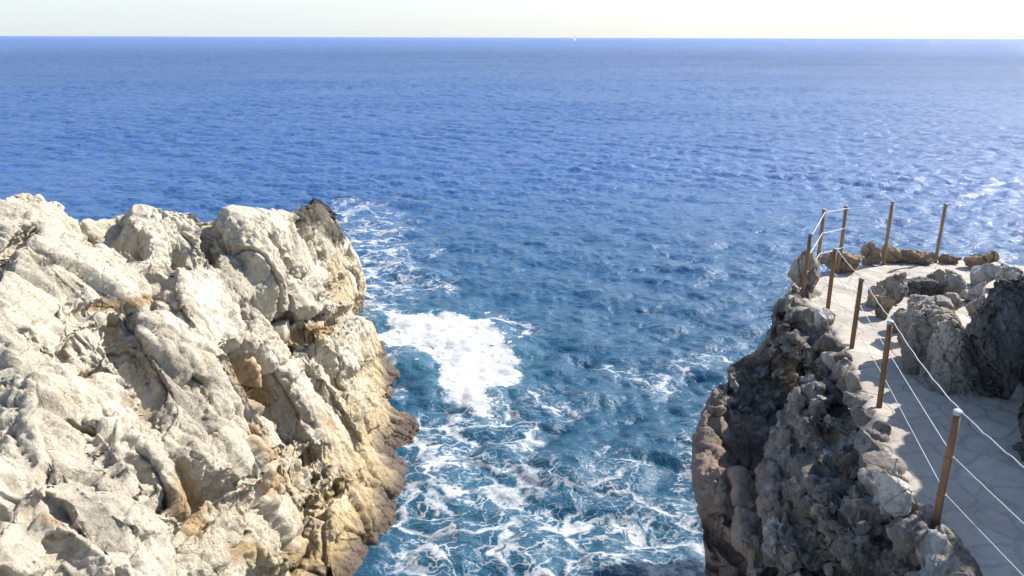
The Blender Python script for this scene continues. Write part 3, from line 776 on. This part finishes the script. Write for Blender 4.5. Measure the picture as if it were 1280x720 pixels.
fq = np.stack([idx[:-1, :-1], idx[1:, :-1], idx[1:, 1:], idx[:-1, 1:]], -1).reshape(-1, 4)[:, ::-1]
me = np_mesh('sea_surface', np.stack([SX+DX, SY+DY, SZ], -1).reshape(-1, 3), fq)
attr(me, 'lace', lace.ravel()); attr(me, 'core', np.clip(sd, -3, 3).ravel())
def foam_nodes(T, c):
    pass
def sea_material():
    m, nt, bs = mat('sea_water'); T = NT(nt)
    c = T.coord()
    flat2 = T.mapping(c, (1, 1, 0))
    sy = T.n('ShaderNodeSeparateXYZ', {0: c}).outputs[1]
    dist = T.n('ShaderNodeVectorMath', {0: flat2}, operation='LENGTH').outputs['Value']
    # body colour: aerated green-blue water inshore, deep blue offshore
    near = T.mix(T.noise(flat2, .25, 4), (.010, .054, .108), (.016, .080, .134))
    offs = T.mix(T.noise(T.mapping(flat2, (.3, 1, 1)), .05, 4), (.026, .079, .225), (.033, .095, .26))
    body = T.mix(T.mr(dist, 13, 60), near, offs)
    body = T.mix(T.mr(dist, 60, 900), body, (.09, .17, .395))  # paler far out: sky reflection painted into the body colour
    # broken foam: cells of two sizes pulled about by the swell
    w1 = T.n('ShaderNodeVectorMath', {0: T.n('ShaderNodeVectorMath', {0: T.ncol(flat2, .8, 4), 1: (.5, .5, .5)}, operation='SUBTRACT').outputs[0], 1: (1.9, 1.9, 0)}, operation='MULTIPLY').outputs[0]
    p1 = T.vmath('ADD', flat2, w1)
    w2 = T.n('ShaderNodeVectorMath', {0: T.n('ShaderNodeVectorMath', {0: T.ncol(flat2, 3.2, 4), 1: (.5, .5, .5)}, operation='SUBTRACT').outputs[0], 1: (.55, .55, 0)}, operation='MULTIPLY').outputs[0]
    p2 = T.vmath('ADD', p1, w2)
    e1 = T.vor(p2, .85, 'DISTANCE_TO_EDGE'); e2 = T.vor(p2, 2.6, 'DISTANCE_TO_EDGE')
    lc = T.attr('lace')
    br = T.noise(flat2, .9, 7, .65)
    lc2 = T.m('MULTIPLY', lc, T.mr(br, .30, .62))
    th1 = T.m('MULTIPLY', lc2, .20); th2 = T.m('MULTIPLY', T.m('POWER', lc2, 1.5), .26)
    fine = T.m('MULTIPLY', T.m('SUBTRACT', T.noise(flat2, 11, 6, .7), .5), .13)
    l1 = T.mr(T.m('SUBTRACT', T.m('ADD', e1, fine), th1), .030, -.05)
    l2 = T.mr(T.m('SUBTRACT', T.m('ADD', e2, fine), th2), .035, -.06)
    sp = T.m('MULTIPLY', T.mr(T.noise(flat2, 6.5, 6, .72), .60, .67), T.mr(lc, .12, .5))
    patch = T.mr(T.noise(flat2, 2.1, 8, .72), .33, .58, .12, 1.0)
    line = T.m('MULTIPLY', T.m('MULTIPLY', patch, 1.0), T.m('MULTIPLY', T.m('MAXIMUM', T.m('MAXIMUM', l1, T.m('MULTIPLY', l2, .8)), sp), T.mr(lc, .08, .3)))
    core = T.attr('core')
    cn = T.m('ADD', core, T.m('MULTIPLY', T.m('SUBTRACT', T.noise(flat2, 2.6, 8, .7), .5), 1.1))
    cf = T.mr(cn, -.12, .16)
    f = T.m('MAXIMUM', line, cf, clamp=True)
    milky = T.m('MULTIPLY', T.m('MAXIMUM', T.m('MULTIPLY', lc, .5), T.mr(core, -.9, .2)), .3)
    body = T.mix(milky, body, (.10, .24, .29))
    # ripples too small for the mesh; far out the longer waves too
    near_r = T.mr(dist, 120, 30)
    def ridge(v, sc, det): return T.m('SUBTRACT', 1.0, T.m('ABSOLUTE', T.m('MULTIPLY_ADD', T.noise(v, sc, det, .6), 4.0, -2.0)))
    b = T.bump(ridge(T.mapping(flat2, (.8, 1.1, 1), (0, 0, .12)), 1.3, 5), T.mr(dist, 15, 100, .4, 1.0), .13)
    b = T.bump(T.noise(T.mapping(flat2, (.7, 1.2, 1), (0, 0, -.25)), 6.0, 5, .66), .8, .07, b)
    b = T.bump(ridge(T.mapping(flat2, (.8, 1, 1), (0, 0, -.1)), .42, 6), T.mr(dist, 50, 250, .05, 1.0), .55, b)
    b = T.bump(ridge(T.mapping(flat2, (.7, 1, 1), (0, 0, .1)), .14, 5), T.mr(dist, 100, 420, 0, 1.0), 2.0, b)
    wind = T.mr(T.noise(T.mapping(flat2, (.35, 1, 1), (0, 0, .15)), .03, 5, .6), .35, .65, .44, .60)      # gusts roughen the water in streaks
    nt.nodes.remove(bs)
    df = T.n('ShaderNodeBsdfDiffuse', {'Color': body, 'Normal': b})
    gl = T.n('ShaderNodeBsdfGlossy', {'Color': (1, 1, 1, 1), 'Roughness': .17, 'Normal': b})
    fr = T.m('MINIMUM', T.n('ShaderNodeFresnel', {'IOR': 1.333, 'Normal': b}).outputs[0], wind)   # a choppy sea never mirrors fully at a grazing angle
    bs = T.n('ShaderNodeMixShader', {0: fr, 1: df.outputs[0], 2: gl.outputs[0]})
    fb = nt.nodes.new('ShaderNodeBsdfPrincipled')
    nt.links.new(T.mix(T.noise(flat2, 5, 5, .6), (.50, .505, .515), (.41, .43, .46)), fb.inputs['Base Color'])
    fb.inputs['Roughness'].default_value = .8; fb.inputs['Specular IOR Level'].default_value = .2
    nt.links.new(T.bump(T.noise(flat2, 7, 6, .65), .5, .06), fb.inputs['Normal'])
    ms = T.n('ShaderNodeMixShader', {0: f, 1: bs.outputs[0], 2: fb.outputs[0]})
    nt.links.new(ms.outputs[0], nt.nodes['Material Output'].inputs['Surface'])
    return m
M_SEA = sea_material()
o = link('sea', me, M_SEA)
tag(o, 'blue rippled sea reaching the horizon with drifting foam inshore', 'sea', kind='structure')

# the thick raft of foam that floats in the mouth of the inlet
lo = MAIN.min(0)-.6; hi = MAIN.max(0)+.6; st = .045
GX, GY = np.meshgrid(np.arange(lo[0], hi[0], st), np.arange(lo[1], hi[1], st), indexing='ij')
sdF, _ = foam_fields(GX, GY)
Pq = np.stack([GX.ravel(), GY.ravel(), np.zeros(GX.size)], 1)
rag = sdF+(.55*fbm(Pq*1.9, 5, 81, .62)).reshape(GX.shape)
holes = fbm(Pq*np.array([1.1, .8, 1])*1.2, 5, 87, .6).reshape(GX.shape)
ok = (rag > .0) & (holes > -.50-.25*np.clip(sdF, 0, 1.2))
RG2 = np.hypot(GX, GY)
z0, dx0, dy0 = sea_height(GX, GY, np.maximum(RG2*(th[1]-th[0]), RG2*.00264))
z0 = z0*(1-.35*sstep(-.3, .6, sdF))
hF = .004+.045*sstep(.06, .8, rag)*(.9+.8*fbm(Pq*2.2, 5, 83, .6).reshape(GX.shape))
idx = np.arange(GX.size).reshape(GX.shape)
cell = ok[:-1, :-1] & ok[1:, :-1] & ok[1:, 1:] & ok[:-1, 1:]
fq = np.stack([idx[:-1, :-1], idx[1:, :-1], idx[1:, 1:], idx[:-1, 1:]], -1)[cell]
used, inv = np.unique(fq, return_inverse=True)
Vf = np.stack([GX+dx0, GY+dy0, z0+np.maximum(hF, .004)], -1).reshape(-1, 3)
me = np_mesh('foam_raft', Vf[used], inv.reshape(fq.shape))
m, nt, bs = mat('sea_foam'); T = NT(nt); c = T.coord()
nt.links.new(T.mix(T.mr(T.noise(c, 2.2, 7, .65), .38, .6), (.43, .445, .47), (.51, .515, .525)), bs.inputs['Base Color'])
bs.inputs['Roughness'].default_value = .85; bs.inputs['Specular IOR Level'].default_value = .2
nt.links.new(T.bump(T.noise(c, 9, 7, .7), .5, .04), bs.inputs['Normal'])
o = link('sea_foam', me, m)
tag(o, 'dense white raft of foam floating in the mouth of the inlet', 'foam', kind='stuff')

# ------------------------------------------------------------------ far sailing boat
by = 2600.0; bxy = at_y(np.float64(718), np.float64(46), by)
root = bpy.data.objects.new('sailing_boat', None); COL.objects.link(root); root.location = (bxy[0], by, 0)
tag(root, 'tiny white sailing boat on the horizon', 'boat')
bm = bmesh.new()
rings = []
for x, w, zt in ((-8, 1.6, 1.5), (-4, 2.2, 1.5), (0, 2.3, 1.6), (4, 1.7, 1.8), (7.5, .5, 2.1), (9, .05, 2.3)):
    rings.append([bm.verts.new((x, -w, zt)), bm.verts.new((x, -w*.7, -.4)), bm.verts.new((x, w*.7, -.4)), bm.verts.new((x, w, zt))])
for a, b in zip(rings[:-1], rings[1:]):
    for j in range(4): bm.faces.new((a[j], a[(j+1) % 4], b[(j+1) % 4], b[j]))
bm.faces.new(rings[0][::-1]); bm.faces.new(rings[-1])
bmesh.ops.recalc_face_normals(bm, faces=bm.faces[:])
me = bpy.data.meshes.new('hull'); bm.to_mesh(me); bm.free(); link('hull', me, M_HULL, root)
tube_obj('mast', [(1, 0, 1.2), (1, 0, 17)], .14, M_CAP, root, 8)
def sail(name, A, B, C3):
    A, B, C3 = map(np.array, (A, B, C3)); V, Fs = [], []; n = 8
    for s in (.04, -.04):
        for i in range(n+1):
            for j in range(n+1):
                u, v = i/n, j/n
                p = A*(1-u)+(B*(1-v)+C3*v)*u
                p = p+np.array([0, .5*math.sin(math.pi*u)*math.sin(math.pi*v)+s, 0]); V.append(p)
    o2 = (n+1)**2
    for i in range(n):
        for j in range(n):
            a = i*(n+1)+j; q = (a, a+1, a+n+2, a+n+1)
            Fs.append(q); Fs.append(tuple(k+o2 for k in q[::-1]))
    link(name, np_mesh(name, V, Fs), M_SAIL, root)
sail('main_sail', (.8, 0, 16.6), (.8, 0, 3), (-6, .4, 2.8))
sail('jib_sail', (1.4, 0, 15), (1.8, .3, 2.8), (8.4, 0, 2.6))
root.rotation_euler = (0, 0, math.radians(48))

# ------------------------------------------------------------------ light, sky, camera
EL, AZ = math.radians(40.5), math.radians(28.5)      # sun to the right, a little ahead
S = Vector((math.cos(EL)*math.cos(AZ), math.cos(EL)*math.sin(AZ), math.sin(EL)))
sl = bpy.data.lights.new('sun', 'SUN'); sl.energy = 5.0; sl.angle = math.radians(.53); sl.color = (1, .95, .87)
so = bpy.data.objects.new('sun', sl); COL.objects.link(so); so.rotation_euler = (-S).to_track_quat('-Z', 'Y').to_euler()
w = bpy.data.worlds.new('World'); SC.world = w; w.use_nodes = True
nt = w.node_tree; bg = nt.nodes['Background']
sk = nt.nodes.new('ShaderNodeTexSky'); sk.sky_type = 'NISHITA'; sk.sun_disc = False
sk.sun_elevation = EL; sk.sun_rotation = math.pi/2-AZ; sk.altitude = 10; sk.air_density = 1.0; sk.dust_density = .6; sk.ozone_density = 2.0
T = NT(nt)
gen = T.n('ShaderNodeTexCoord').outputs['Generated']
sx, sy_, sz = T.n('ShaderNodeSeparateXYZ', {0: gen}).outputs
hz_f = T.m('MULTIPLY', T.mr(sz, .22, -.02), .85)
hz_c = T.mix(T.mr(sx, -.5, .6), (3.05, 3.42, 3.75), (3.78, 3.74, 3.70))      # pale maritime haze low in the sky, warmer towards the sun
nt.links.new(T.mix(hz_f, sk.outputs[0], hz_c), bg.inputs['Color']); bg.inputs['Strength'].default_value = .14
cd = bpy.data.cameras.new('camera'); cd.sensor_width = 36; cd.lens = F/1280*36; cd.clip_start = .1; cd.clip_end = 200000
cam = bpy.data.objects.new('camera', cd); COL.objects.link(cam)
Mx = Matrix(((AX_R[0], AX_U[0], -AX_F[0]), (AX_R[1], AX_U[1], -AX_F[1]), (AX_R[2], AX_U[2], -AX_F[2]))).to_4x4()
Mx.translation = CAM; cam.matrix_world = Mx
SC.camera = cam
SC.view_settings.view_transform = 'Standard'; SC.view_settings.look = 'None'; SC.view_settings.gamma = 1; SC.view_settings.exposure = .8
SC.cycles.max_bounces = 6
